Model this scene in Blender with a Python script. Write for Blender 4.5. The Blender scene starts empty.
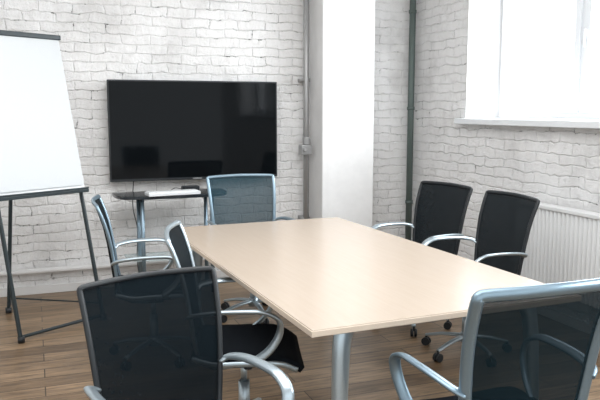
import bpy, math, random
from mathutils import Vector, Matrix
random.seed(3)
R=math.radians
scene=bpy.context.scene
COL=scene.collection
scene.view_settings.view_transform='Standard'

# ---------------- materials ----------------
def newmat(name):
    m=bpy.data.materials.new(name); m.use_nodes=True
    nt=m.node_tree; b=nt.nodes['Principled BSDF']
    return m,nt,b
def simple(name,col,rough=.5,metal=0,bump=0,bscale=200,spec=None):
    m,nt,b=newmat(name)
    n=nt.nodes.new('ShaderNodeTexNoise'); n.inputs['Scale'].default_value=bscale
    tc=nt.nodes.new('ShaderNodeTexCoord'); nt.links.new(tc.outputs['Object'],n.inputs['Vector'])
    mx=nt.nodes.new('ShaderNodeMix'); mx.data_type='RGBA'
    c=Vector(col)
    mx.inputs['A'].default_value=(*(c*0.93),1); mx.inputs['B'].default_value=(*[min(1,x*1.06) for x in c],1)
    nt.links.new(n.outputs['Fac'],mx.inputs['Factor']); nt.links.new(mx.outputs['Result'],b.inputs['Base Color'])
    b.inputs['Roughness'].default_value=rough; b.inputs['Metallic'].default_value=metal
    if spec is not None: b.inputs['Specular IOR Level'].default_value=spec
    if bump:
        bp=nt.nodes.new('ShaderNodeBump'); bp.inputs['Strength'].default_value=bump; bp.inputs['Distance'].default_value=.002
        nt.links.new(n.outputs['Fac'],bp.inputs['Height']); nt.links.new(bp.outputs['Normal'],b.inputs['Normal'])
    return m
def brickmat(name,axis,base=(.86,.85,.84)):
    m,nt,b=newmat(name); N=nt.nodes; L=nt.links
    tc=N.new('ShaderNodeTexCoord'); sp=N.new('ShaderNodeSeparateXYZ'); cb=N.new('ShaderNodeCombineXYZ')
    L.new(tc.outputs['Object'],sp.inputs[0])
    L.new(sp.outputs[axis],cb.inputs[0]); L.new(sp.outputs['Z'],cb.inputs[1])
    def noise(scale,detail,rough=.5):
        n=N.new('ShaderNodeTexNoise'); n.inputs['Scale'].default_value=scale; n.inputs['Detail'].default_value=detail; n.inputs['Roughness'].default_value=rough
        L.new(tc.outputs['Object'],n.inputs['Vector']); return n
    def rng(src,a,b_,c=0,d=1):
        r=N.new('ShaderNodeMapRange'); r.inputs['From Min'].default_value=a; r.inputs['From Max'].default_value=b_
        r.inputs['To Min'].default_value=c; r.inputs['To Max'].default_value=d; L.new(src,r.inputs['Value']); return r.outputs[0]
    def math_(op,a,b_):
        q=N.new('ShaderNodeMath'); q.operation=op
        for i,s in enumerate((a,b_)):
            if isinstance(s,(int,float)): q.inputs[i].default_value=s
            else: L.new(s,q.inputs[i])
        return q.outputs[0]
    def mix(a,col,f):
        q=N.new('ShaderNodeMix'); q.data_type='RGBA'; q.inputs['B'].default_value=(*col,1)
        if isinstance(a,tuple): q.inputs['A'].default_value=(*a,1)
        else: L.new(a,q.inputs['A'])
        L.new(f,q.inputs['Factor']); return q.outputs['Result']
    nw=noise(6,5,.6)
    sc=N.new('ShaderNodeVectorMath'); sc.operation='SCALE'; sc.inputs['Scale'].default_value=.08
    L.new(nw.outputs['Color'],sc.inputs[0])
    ad=N.new('ShaderNodeVectorMath'); ad.operation='ADD'; L.new(cb.outputs[0],ad.inputs[0]); L.new(sc.outputs[0],ad.inputs[1])
    br=N.new('ShaderNodeTexBrick'); L.new(ad.outputs[0],br.inputs['Vector'])
    br.inputs['Scale'].default_value=1; br.inputs['Brick Width'].default_value=.25; br.inputs['Row Height'].default_value=.077
    br.inputs['Mortar Size'].default_value=.008; br.inputs['Mortar Smooth'].default_value=1
    br.inputs['Color1'].default_value=(1,1,1,1); br.inputs['Color2'].default_value=(.72,.72,.72,1); br.inputs['Mortar'].default_value=(.4,.4,.4,1)
    fill=rng(noise(2.3,4).outputs['Fac'],.42,.58)
    n2=noise(20,8,.70)
    h=math_('ADD',math_('MULTIPLY',n2.outputs['Fac'],1.6),br.outputs['Color'])
    bp=N.new('ShaderNodeBump'); bp.inputs['Strength'].default_value=.85; bp.inputs['Distance'].default_value=.017
    L.new(h,bp.inputs['Height']); L.new(bp.outputs['Normal'],b.inputs['Normal'])
    joint=math_('MULTIPLY',br.outputs['Fac'],math_('MULTIPLY',math_('SUBTRACT',1.08,fill),.26))
    c1=mix(base,(.48,.47,.46),joint)
    c1=mix(c1,(.54,.53,.52),rng(noise(1.3,7,.70).outputs['Fac'],.48,.68,0,.6))
    c1=mix(c1,(.93,.925,.92),rng(noise(3.1,6,.6).outputs['Fac'],.48,.66,0,.75))
    chips=rng(noise(14,8,.68).outputs['Fac'],.595,.63)
    nearj=rng(br.outputs['Fac'],.1,.6,.07,.95)
    area_=rng(noise(1.9,3).outputs['Fac'],.44,.57,.22,1)
    c1=mix(c1,(.09,.085,.08),math_('MULTIPLY',math_('MULTIPLY',chips,nearj),area_))
    ck=rng(noise(7,6,.6).outputs['Fac'],.51,.57)
    ck=math_('MULTIPLY',math_('MULTIPLY',ck,rng(br.outputs['Fac'],.75,.97)),math_('MULTIPLY',area_,.6))
    c1=mix(c1,(.15,.14,.135),ck)
    L.new(c1,b.inputs['Base Color']); b.inputs['Roughness'].default_value=.65
    return m
def floormat():
    m,nt,b=newmat('wood_planks'); N=nt.nodes; L=nt.links
    tc=N.new('ShaderNodeTexCoord')
    br=N.new('ShaderNodeTexBrick'); L.new(tc.outputs['Object'],br.inputs['Vector'])
    br.inputs['Scale'].default_value=1; br.inputs['Brick Width'].default_value=1.3; br.inputs['Row Height'].default_value=.14
    br.inputs['Mortar Size'].default_value=.003; br.offset=.37
    br.inputs['Color1'].default_value=(.145,.092,.050,1); br.inputs['Color2'].default_value=(.29,.195,.115,1); br.inputs['Mortar'].default_value=(.035,.022,.014,1)
    mp=N.new('ShaderNodeMapping'); mp.inputs['Scale'].default_value=(2.0,18,1); L.new(tc.outputs['Object'],mp.inputs['Vector'])
    n=N.new('ShaderNodeTexNoise'); n.inputs['Scale'].default_value=2; n.inputs['Detail'].default_value=8; n.inputs['Roughness'].default_value=.62; n.inputs['Distortion'].default_value=.9; L.new(mp.outputs[0],n.inputs['Vector'])
    r=N.new('ShaderNodeMapRange'); r.inputs['From Min'].default_value=.32; r.inputs['From Max'].default_value=.68; r.inputs['To Min'].default_value=.5; r.inputs['To Max'].default_value=1.4
    L.new(n.outputs['Fac'],r.inputs['Value'])
    v=N.new('ShaderNodeVectorMath'); v.operation='SCALE'; L.new(br.outputs['Color'],v.inputs[0]); L.new(r.outputs[0],v.inputs['Scale'])
    L.new(v.outputs[0],b.inputs['Base Color']); b.inputs['Roughness'].default_value=.38
    return m
def tablemat():
    m,nt,b=newmat('birch_veneer'); N=nt.nodes; L=nt.links
    tc=N.new('ShaderNodeTexCoord')
    mp=N.new('ShaderNodeMapping'); mp.inputs['Scale'].default_value=(45,2.2,3); L.new(tc.outputs['Object'],mp.inputs['Vector'])
    n=N.new('ShaderNodeTexNoise'); n.inputs['Scale'].default_value=2; n.inputs['Detail'].default_value=7; n.inputs['Distortion'].default_value=.4; L.new(mp.outputs[0],n.inputs['Vector'])
    mx=N.new('ShaderNodeMix'); mx.data_type='RGBA'; mx.inputs['A'].default_value=(.415,.340,.272,1); mx.inputs['B'].default_value=(.465,.388,.315,1)
    L.new(n.outputs['Fac'],mx.inputs['Factor']); L.new(mx.outputs['Result'],b.inputs['Base Color'])
    b.inputs['Roughness'].default_value=.25
    return m
def netmat(name,col,alpha):
    m,nt,b=newmat(name); N=nt.nodes; L=nt.links
    tc=N.new('ShaderNodeTexCoord'); n=N.new('ShaderNodeTexNoise'); n.inputs['Scale'].default_value=60
    L.new(tc.outputs['Object'],n.inputs['Vector'])
    mx=N.new('ShaderNodeMix'); mx.data_type='RGBA'; c=Vector(col)
    mx.inputs['A'].default_value=(*(c*.85),1); mx.inputs['B'].default_value=(*(c*1.15),1)
    L.new(n.outputs['Fac'],mx.inputs['Factor']); L.new(mx.outputs['Result'],b.inputs['Base Color'])
    b.inputs['Roughness'].default_value=.85; b.inputs['Alpha'].default_value=alpha
    b.inputs['Specular IOR Level'].default_value=.06
    return m
M={}
M['brick_b']=brickmat('painted_brick_back','X'); M['brick_r']=brickmat('painted_brick_right','Y',(.86,.855,.85))
M['plaster']=simple('white_plaster',(.76,.755,.75),.7,bump=.4,bscale=12)
M['ceil']=simple('ceiling_paint',(.8,.8,.8),.8)
M['floor']=floormat(); M['table']=tablemat()
M['edge']=simple('birch_edge',(.62,.52,.42),.5)
M['alu']=simple('brushed_aluminium',(.42,.49,.53),.33,.8)
M['alub']=simple('blue_grey_aluminium',(.22,.30,.36),.35,.7)
M['black']=simple('black_plastic',(.010,.013,.016),.45)
M['net']=netmat('black_net',(.005,.009,.012),.965)
M['netb']=netmat('blue_grey_net',(.022,.048,.062),.86)
M['nett']=netmat('dark_teal_net',(.006,.015,.020),.94)
M['seat']=netmat('seat_fabric',(.008,.010,.013),1)
M['screen']=simple('glossy_screen',(.003,.004,.005),.06,spec=.12)
M['pvc']=simple('white_pvc',(.74,.76,.78),.35)
M['white']=simple('white_enamel',(.78,.79,.79),.35)
M['paper']=simple('flipchart_paper',(.54,.56,.57),.6)
M['dark']=simple('dark_green_metal',(.010,.020,.024),.45)
M['pipeg']=simple('grey_green_pipe',(.10,.13,.12),.5,.2)
M['pipew']=simple('painted_pipe',(.66,.65,.64),.45)
M['pipeg2']=simple('galvanised_conduit',(.36,.36,.36),.4,.5)
M['smoke']=simple('smoked_top',(.02,.025,.03),.2)
g,nt,b=newmat('shelf_glass'); b.inputs['Base Color'].default_value=(.55,.65,.66,1); b.inputs['Alpha'].default_value=.5; b.inputs['Roughness'].default_value=.1; M['glass']=g

# ---------------- geometry helpers ----------------
class G:
    def __init__(s): s.v=[]; s.f=[]
    def add(s,v,f):
        o=len(s.v); s.v+= [tuple(p) for p in v]; s.f+=[tuple(i+o for i in q) for q in f]; return s
    def box(s,x0,x1,y0,y1,z0,z1):
        v=[(x,y,z) for z in (z0,z1) for y in (y0,y1) for x in (x0,x1)]
        return s.add(v,[(0,2,3,1),(4,5,7,6),(0,1,5,4),(2,6,7,3),(0,4,6,2),(1,3,7,5)])
    def ring(s,x0,x1,y0,y1,z0,z1,t):
        o=[(y0,z0),(y1,z0),(y1,z1),(y0,z1)]; i=[(y0+t,z0+t),(y1-t,z0+t),(y1-t,z1-t),(y0+t,z1-t)]
        v=[(x,*p) for x in (x0,x1) for p in o+i]; f=[]
        for k in range(4):
            n=(k+1)%4
            f+=[(k,n,4+n,4+k),(8+k,12+k,12+n,8+n),(k,8+k,8+n,n),(4+k,4+n,12+n,12+k)]
        return s.add(v,f)
    def tube(s,pts,ra,rb=None,seg=10,smooth=True,up=(0,0,1),taper=None,n=6):
        pts=[Vector(p) for p in pts]
        if smooth and len(pts)>2:
            q=[pts[0]*2-pts[1]]+pts+[pts[-1]*2-pts[-2]]; out=[]
            for i in range(1,len(q)-2):
                for k in range(n):
                    t=k/n; a,b_,c,d=q[i-1],q[i],q[i+1],q[i+2]
                    out.append(.5*((2*b_)+(c-a)*t+(2*a-5*b_+4*c-d)*t*t+(3*b_-a-3*c+d)*t**3))
            out.append(pts[-1]); pts=out
        rb=rb or ra; N_=len(pts); vs=[]; fs=[]
        prev=None
        for i,p in enumerate(pts):
            t=(pts[min(i+1,N_-1)]-pts[max(i-1,0)]).normalized()
            if prev is None:
                u=Vector(up)
                if abs(u.dot(t))>.95: u=Vector((1,0,0))
                a=(u-t*u.dot(t)).normalized()
            else: a=(prev-t*prev.dot(t)).normalized()
            prev=a; c=t.cross(a)
            k=1 if taper is None else taper[0]+(taper[1]-taper[0])*i/(N_-1)
            for j in range(seg):
                th=2*math.pi*j/seg
                vs.append(p+a*math.cos(th)*rb*k+c*math.sin(th)*ra*k)
        for i in range(N_-1):
            for j in range(seg):
                fs.append((i*seg+j,i*seg+(j+1)%seg,(i+1)*seg+(j+1)%seg,(i+1)*seg+j))
        fs.append(tuple(range(seg))[::-1]); fs.append(tuple((N_-1)*seg+j for j in range(seg)))
        return s.add(vs,fs)
    def cyl(s,p0,p1,r0,r1=None,seg=20):
        r1=r0 if r1 is None else r1
        return s.tube([p0,p1],1,1,seg=seg,smooth=False,taper=(r0,r1))
    def grid(s,fn,nu,nv):
        vs=[fn(i/nu,j/nv) for j in range(nv+1) for i in range(nu+1)]
        fs=[(j*(nu+1)+i,j*(nu+1)+i+1,(j+1)*(nu+1)+i+1,(j+1)*(nu+1)+i) for j in range(nv) for i in range(nu)]
        return s.add(vs,fs)
def obj(name,g,mat,parent=None,bevel=0,smooth=False,solid=0,loc=None):
    me=bpy.data.meshes.new(name); me.from_pydata(g.v,[],g.f); me.update()
    import bmesh
    bm=bmesh.new(); bm.from_mesh(me); bmesh.ops.recalc_face_normals(bm,faces=bm.faces); bm.to_mesh(me); bm.free()
    me.materials.append(M[mat]); o=bpy.data.objects.new(name,me); COL.objects.link(o)
    if smooth: 
        for p in me.polygons: p.use_smooth=len(p.vertices)<=4
    if solid:
        md=o.modifiers.new('s','SOLIDIFY'); md.thickness=solid; md.offset=0
    if bevel:
        md=o.modifiers.new('b','BEVEL'); md.width=bevel; md.segments=3; md.limit_method='ANGLE'
    if parent: o.parent=parent
    if loc: o.location=loc
    return o
def empty(name,loc=(0,0,0),rz=0,sc=1):
    e=bpy.data.objects.new(name,None); COL.objects.link(e); e.location=loc; e.rotation_euler=(0,0,rz); e.scale=(sc,)*3
    e.empty_display_size=.1; return e

# ---------------- room ----------------
WX=3.46; WY=6.02; LX=-2.6; FY=-1.6; H=3.2
obj('floor',G().box(LX-.2,WX+.45,FY-.2,WY+.2,-.1,0),'floor')
obj('ceiling',G().box(LX-.2,WX+.45,FY-.2,WY+.2,H,H+.1),'ceil')
obj('wall_back',G().box(LX-.2,WX+.45,WY,WY+.2,0,H),'brick_b')
obj('wall_left',G().box(LX-.2,LX,FY,WY,0,H),'brick_r')
wins=[(3.15,5.13),(-.3,1.7)]; Z0,Z1=1.40,2.75  # second opening is out of view, added to let in more light
g=G()
g.box(WX,WX+.45,FY,WY,0,Z0); g.box(WX,WX+.45,FY,WY,Z1,H)
for a,b_ in ((FY,-.3),(1.7,3.15),(5.13,WY)): g.box(WX,WX+.45,a,b_,Z0,Z1)
obj('wall_right',g,'brick_r')
g=G()
for a,b_ in wins:
    g.box(WX-.004,WX+.33,b_-.014,b_-.002,Z0+.03,Z1-.014); g.box(WX-.004,WX+.33,a+.002,a+.014,Z0+.03,Z1-.014); g.box(WX-.004,WX+.33,a+.002,b_-.002,Z1-.013,Z1-.002)
obj('trim_1',g,'plaster')
for i,(a,b_) in enumerate(wins):
    e=empty('window_%d'%(i+1),(WX+.33,(a+b_)/2,Z0))
    hw=(b_-a)/2-.003; hh=Z1-Z0-.003
    t=.055; z0=.035
    g=G().ring(0,.07,-hw,hw,z0,hh,t)
    obj('outer_frame',g,'pvc',e,.003)
    obj('mullion',G().box(.001,.069,-.035,.035,z0+t+.001,hh-t-.001),'pvc',e,.003)
    g=G()
    for s0,s1 in ((-hw+t-.012,-.022),(.022,hw-t+.012)):
        g.ring(-.018,.045,s0,s1,z0+t-.012,hh-t+.012,.055)
    obj('sashes',g,'pvc',e,.004)
    g=G().box(-.045,-.035,-.055,-.040,.55,.68); g.box(-.036,-.019,-.062,-.034,.63,.67); obj('handle',g,'white',e,.003)
    obj('sill',G().box(-.395,.05,-hw+.003,hw-.003,.001,.030),'pvc',e,.004)
    obj('sill_nose',G().box(-.405,-.335,-hw-.06,hw+.06,-.020,.0295),'pvc',e,.006)
obj('wall_pilaster',G().box(2.375,2.88,5.70,WY,0,H),'plaster',bevel=.01)
g=G().cyl((2.30,5.90,0),(2.30,5.90,H),.026); 
for z in (.5,1.75,2.6): g.box(2.265,2.335,5.89,6.02,z,z+.03)
e=empty('conduit_pipe',(0,0,0)); obj('pipe',g,'pipeg2',e,smooth=True)
g=G().box(2.235,2.335,5.84,5.93,1.10,1.19).cyl((2.30,5.89,1.19),(2.30,5.89,1.26),.036).cyl((2.265,5.84,1.145),(2.265,5.81,1.145),.02); obj('junction_box',g,'pipeg2',e,.008)
g=G().cyl((3.385,5.93,0),(3.385,5.93,H),.03)
for z in (.6,1.5,2.4): g.cyl((3.385,5.93,z),(3.385,5.93,z+.03),.036)
obj('riser_pipe',g,'pipeg',smooth=True)
g=G().cyl((LX,5.97,.20),(2.375,5.97,.20),.024)
for x in (-1.8,-.4,.9): g.box(x,x+.02,5.97,6.02,.17,.23)
obj('heating_pipe',g,'pipew',smooth=True)
obj('baseboard_back',G().box(LX,2.375,6.0,WY,0,.07),'pipew',bevel=.004)
obj('baseboard_right',G().box(WX-.018,WX,FY,WY,0,.07),'pipew',bevel=.004)
e=empty('radiator',(WX-.08,3.55,0))
g=G()
def rad(u,v):
    y=-.68+1.36*u; k=math.cos(u*34*2*math.pi); return (-.045-.012*k,y,.24+.58*v)
g.grid(rad,272,2); obj('fluted_front',g,'white',e,smooth=True)
g=G().box(-.03,.03,-.67,.67,.24,.81).box(-.060,.045,-.685,.685,.81,.835).box(-.055,.045,.675,.69,.23,.809).box(-.055,.045,-.69,-.675,.23,.809)
obj('body',g,'white',e,.004)
g=G().cyl((0,.6,0),(0,.6,.25),.012).cyl((0,-.6,0),(0,-.6,.25),.012); obj('feed_pipes',g,'white',e,smooth=True)

# ---------------- television ----------------
e=empty('television',(1.30,5.90,.91))
g=G().box(-.725,.725,0,.03,0,.835).box(-.45,.45,.03,.07,.12,.7); obj('housing',g,'black',e,.006)
obj('screen',G().box(-.713,.713,-.002,.0,.022,.823),'screen',e)
obj('wall_mount',G().box(-.25,.25,.07,.119,.25,.6),'black',e)
obj('logo_strip',G().box(-.04,.04,-.004,0,.006,.014),'pipeg2',e)
e=empty('console_table',(1.04,5.66,0))
def dshape(w,d,z0,z1,n=28):
    pts=[]
    for i in range(n+1):
        a=math.pi*i/n; c,s_=math.cos(a),math.sin(a)
        pts.append((w*math.copysign(abs(c)**.45,c),.2-d*abs(s_)**.45))
    m=len(pts); v=[(x,y,z0) for x,y in pts]+[(x,y,z1) for x,y in pts]
    f=[tuple(range(m)),tuple(range(2*m-1,m-1,-1))]+[(i,(i+1)%m,m+(i+1)%m,m+i) for i in range(m)]
    return G().add(v,f)
obj('top',dshape(.46,.38,.805,.83),'smoke',e,.004)
obj('lower_shelf',dshape(.38,.32,.30,.31),'glass',e,.002)
g=G()
for x in (-.26,.30):
    for y in (.12,-.10): g.cyl((x,y,0),(x,y,.804),.016)
obj('legs',g,'alub',e,smooth=True)
e=empty('computer_keyboard',(1.02,5.54,.831),R(6))
obj('tray',G().box(-.21,.21,-.07,.07,0,.026),'pvc',e,.005)
g=G()
for r in range(4):
    for c in range(14): g.box(-.2+c*.0285,-.2+c*.0285+.024,-.05+r*.026,-.05+r*.026+.021,.026,.031)
obj('keys',g,'white',e)
e=empty('marker_box',(1.2,5.72,.831)); obj('case',G().box(-.07,.07,-.04,.04,0,.045),'black',e,.006)
obj('cable_loop',G().tube([(-.07,0,.02),(-.12,.02,.03),(-.16,.03,.01)],.003),'black',e)
obj('power_cable',G().tube([(.78,5.98,1.0),(.76,5.975,.7),(.79,5.96,.5),(.77,5.88,.25),(.79,5.88,.1),(.82,5.85,.01),(1.0,5.8,.01)],.004),'black')

# ---------------- flip chart ----------------
e=empty('flip_chart',(.15,4.92,0),math.atan2(.518,.855))
K=.235
g=G()
for x in (-.33,.31): g.tube([(x,0,.0),(x,K*2.02,2.02)],.017,.013,smooth=False)
obj('front_legs',g,'dark',e)
BF=[(0,2,3,1),(4,5,7,6),(0,1,5,4),(2,6,7,3),(0,4,6,2),(1,3,7,5)]
obj('paper_pad',G().add([(x,K*z+dy,z) for z in (.965,2.0) for dy in (-.035,-.0185) for x in (-.35,.325)],BF),'paper',e)
obj('board',G().add([(x,K*z+dy,z) for z in (.94,2.01) for dy in (-.018,.0) for x in (-.36,.335)],BF),'white',e)
obj('top_clamp',G().box(-.37,.34,K*2.02-.05,K*2.02+.02,2.0,2.035),'dark',e,.006)
obj('marker_tray',G().box(-.37,.335,K*.95-.075,K*.95+.0,.915,.938).box(-.37,.335,K*.95-.075,K*.95-.068,.939,.952),'dark',e,.003)
g=G().tube([(0,K*1.97+.02,1.97),(-.02,.70,0)],.015,.013,smooth=False)
g.tube([(-.33,.02,.03),(.31,.02,.03)],.012,smooth=False)
g.tube([(-.33,.03,.12),(-.02,.66,.12)],.006,smooth=False).tube([(.31,.03,.12),(-.02,.66,.12)],.006,smooth=False)
obj('rear_leg_and_braces',g,'dark',e)
g=G()
for p in ((-.33,0),(.31,0),(-.02,.70)): g.cyl((p[0],p[1],0),(p[0],p[1],.04),.022)
obj('feet',g,'black',e,smooth=True)

# ---------------- table ----------------
e=empty('conference_table',(1.425,3.32,0),R(2.0)); TL=1.14
obj('top',G().box(-.60,.60,-TL,TL,.722,.75),'table',e,.003)
obj('edge_banding',G().box(-.603,.603,-TL-.003,TL+.003,.724,.746),'edge',e,.002)
g=G()
for sx in (-1,1):
    for sy in (-1,1):
        g.tube([(sx*.455,sy*1.06,.02),(sx*.450,sy*1.05,.35),(sx*.435,sy*1.035,.64),(sx*.405,sy*1.02,.722)],.022,.032,seg=18,up=(1,0,0),taper=(.8,1.3))
obj('legs',g,'alu',e,smooth=True)
g=G()
for sx in (-1,1):
    for sy in (-1,1): g.cyl((sx*.455,sy*1.06,0),(sx*.455,sy*1.06,.022),.024)
obj('foot_pads',g,'black',e,smooth=True)
g=G().box(-.44,.44,-1.04,-1.00,.69,.7215).box(-.44,.44,1.0,1.04,.69,.7215).box(-.02,.02,-.99,.99,.685,.7215)
obj('under_frame',g,'alu',e,.004)

# ---------------- chairs ----------------
PROF=[(-.185,.43,.200),(-.205,.52,.217),(-.218,.62,.228),(-.232,.72,.236),(-.252,.82,.243),(-.280,.91,.248),(-.300,.965,.250)]
def prof(v):
    t=v*(len(PROF)-1); i=min(int(t),len(PROF)-2); k=t-i
    return [PROF[i][j]*(1-k)+PROF[i+1][j]*k for j in range(3)]
def chair(bx,by,az,frame='black',net='net',arm='alu',sc=1,topr=.010,brot=0):
    fw=(math.sin(R(az)),math.cos(R(az)))
    e=empty('office_chair',(bx+fw[0]*.29*sc,by+fw[1]*.29*sc,0),-R(az),sc)
    def back(u,v):
        y,z,w=prof(v); s=2*u-1
        return (w*s, y-.030*(1-s*s), z-(.010*abs(s)**8 if v>.9 else 0)+ .008*(1-s*s)*v)
    obj('backrest_net',G().grid(back,16,18),net,e,smooth=True)
    side=[(w,y,z) for y,z,w in PROF[:-1]]
    top=[(.250,-.299,.957),(.244,-.302,.967),(.220,-.306,.971),(.12,-.322,.974),(0,-.330,.976)]
    path=side+top
    path=path+[(-x,y,z) for x,y,z in reversed(path[:-1])]
    obj('backrest_frame',G().tube(path,topr,topr*1.25,seg=10,up=(1,0,0),n=4),frame,e,smooth=True)
    g=G().tube([(.200,-.185,.43),(.1,-.21,.425),(0,-.215,.425),(-.1,-.21,.425),(-.200,-.185,.43)],.010)
    g.tube([(.200,-.19,.44),(.17,-.12,.40),(.08,-.04,.375)],.012); g.tube([(-.200,-.19,.44),(-.17,-.12,.40),(-.08,-.04,.375)],.012)
    obj('back_brackets',g,frame,e,smooth=True)
    def seat(u,v):
        s=2*u-1; w=.235*(1-abs(2*v-1)**6*.10)
        y=-.22+.47*v; z=.455-.055*max(0,(v-.72)/.28)**2+.02*max(0,(.2-v)/.2)**2-.012*(1-s*s)+(-.008*abs(s)**6)
        return (w*s,y,z)
    obj('seat',G().grid(seat,16,18),'seat',e,smooth=True,solid=.030)
    sp=[seat(1,v) for v in (0,.2,.4,.6,.8,.95)]
    g=G()
    for m in (1,-1): g.tube([(m*(x+.004),y,z-.012) for x,y,z in sp],.009,.013)
    obj('seat_rails',g,arm,e,smooth=True)
    g=G()
    for m in (1,-1):
        g.tube([(m*.233,-.226,.640),(m*.262,-.20,.658),(m*.280,-.11,.672),(m*.285,.02,.675),(m*.283,.09,.668),(m*.278,.145,.635),(m*.266,.150,.575),(m*.252,.11,.50),(m*.236,.04,.440)],.021,.010,seg=12,up=(0,0,1))
    obj('armrests',g,arm,e,smooth=True)
    obj('mechanism',G().box(-.10,.10,-.12,.10,.375,.425).box(-.06,.06,-.08,.06,.35,.374).box(-.23,.23,.0,.035,.405,.4245),'black',e,.008)
    g=G().cyl((0,0,.26),(0,0,.37),.015).cyl((0,0,.09),(0,0,.27),.026)
    obj('gas_column',g,arm,e,smooth=True)
    g=G().cyl((0,0,.075),(0,0,.13),.040,.032); c=G()
    for i in range(5):
        a=2*math.pi*i/5+R(brot); d=Vector((math.cos(a),math.sin(a),0)); n=Vector((-d.y,d.x,0))
        g.tube([d*.02+Vector((0,0,.108)),d*.15+Vector((0,0,.095)),d*.265+Vector((0,0,.068))],.020,.012,taper=(1.1,.7))
        p=d*.262
        c.cyl(p+Vector((0,0,.04)),p+Vector((0,0,.07)),.008)
        for k in (-1,1): 
            q=p+n*k*.012+Vector((0,0,.026)); c.cyl(q-n*.008,q+n*.008,.026)
    obj('star_base',g,arm,e,smooth=True); obj('casters',c,'black',e,smooth=True)
    return e
chair(.352,2.34,165,sc=.965,topr=.0085,brot=10)
chair(.575,3.05,106,frame='alu',brot=20)
chair(.35,4.22,96,frame='alub',brot=30)
chair(1.46,5.10,180,frame='alub',net='netb',sc=1.03,brot=18)
chair(2.71,4.25,-101,brot=0)
chair(2.75,3.57,-90,brot=36)
chair(1.42,1.65,1,frame='alub',net='nett',arm='alub',topr=.017,brot=54)

obj('floor_cable',G().tube([(1.35,2.75,.005),(1.42,2.6,.005),(1.6,2.62,.005),(1.58,2.8,.005),(1.42,2.83,.005),(1.38,2.7,.012),(1.5,2.55,.005),(1.75,2.5,.005)],.004),'black')

# ---------------- light ----------------
w=bpy.data.worlds.new('sky'); scene.world=w; w.use_nodes=True
w.node_tree.nodes['Background'].inputs[0].default_value=(.92,.97,1,1); w.node_tree.nodes['Background'].inputs[1].default_value=1.8
def area(name,loc,rot,sx,sy,en,col=(1,1,1)):
    l=bpy.data.lights.new(name,'AREA'); l.shape='RECTANGLE'; l.size=sx; l.size_y=sy; l.energy=en; l.color=col
    o=bpy.data.objects.new(name,l); COL.objects.link(o); o.location=loc; o.rotation_euler=rot; return o
for i,(a,b_) in enumerate(wins):
    area('daylight_%d'%(i+1),(WX+1.0,(a+b_)/2,2.5),(0,R(68),0),2.0,2.6,280,(.91,.96,1))  # the second one shines through the added, unseen window
area('ceiling_fill',(.7,2.5,3.15),(0,0,0),3.4,3.4,135,(.98,.99,1))  # broad fill added below the ceiling to brighten the room, no real fitting

cam=bpy.data.cameras.new('camera'); co=bpy.data.objects.new('camera',cam); COL.objects.link(co)
cam.sensor_width=36; cam.lens=42; co.location=(0,0,1.5); co.rotation_euler=(R(90-7.33),0,R(-20.8)); cam.clip_start=.05
scene.camera=co
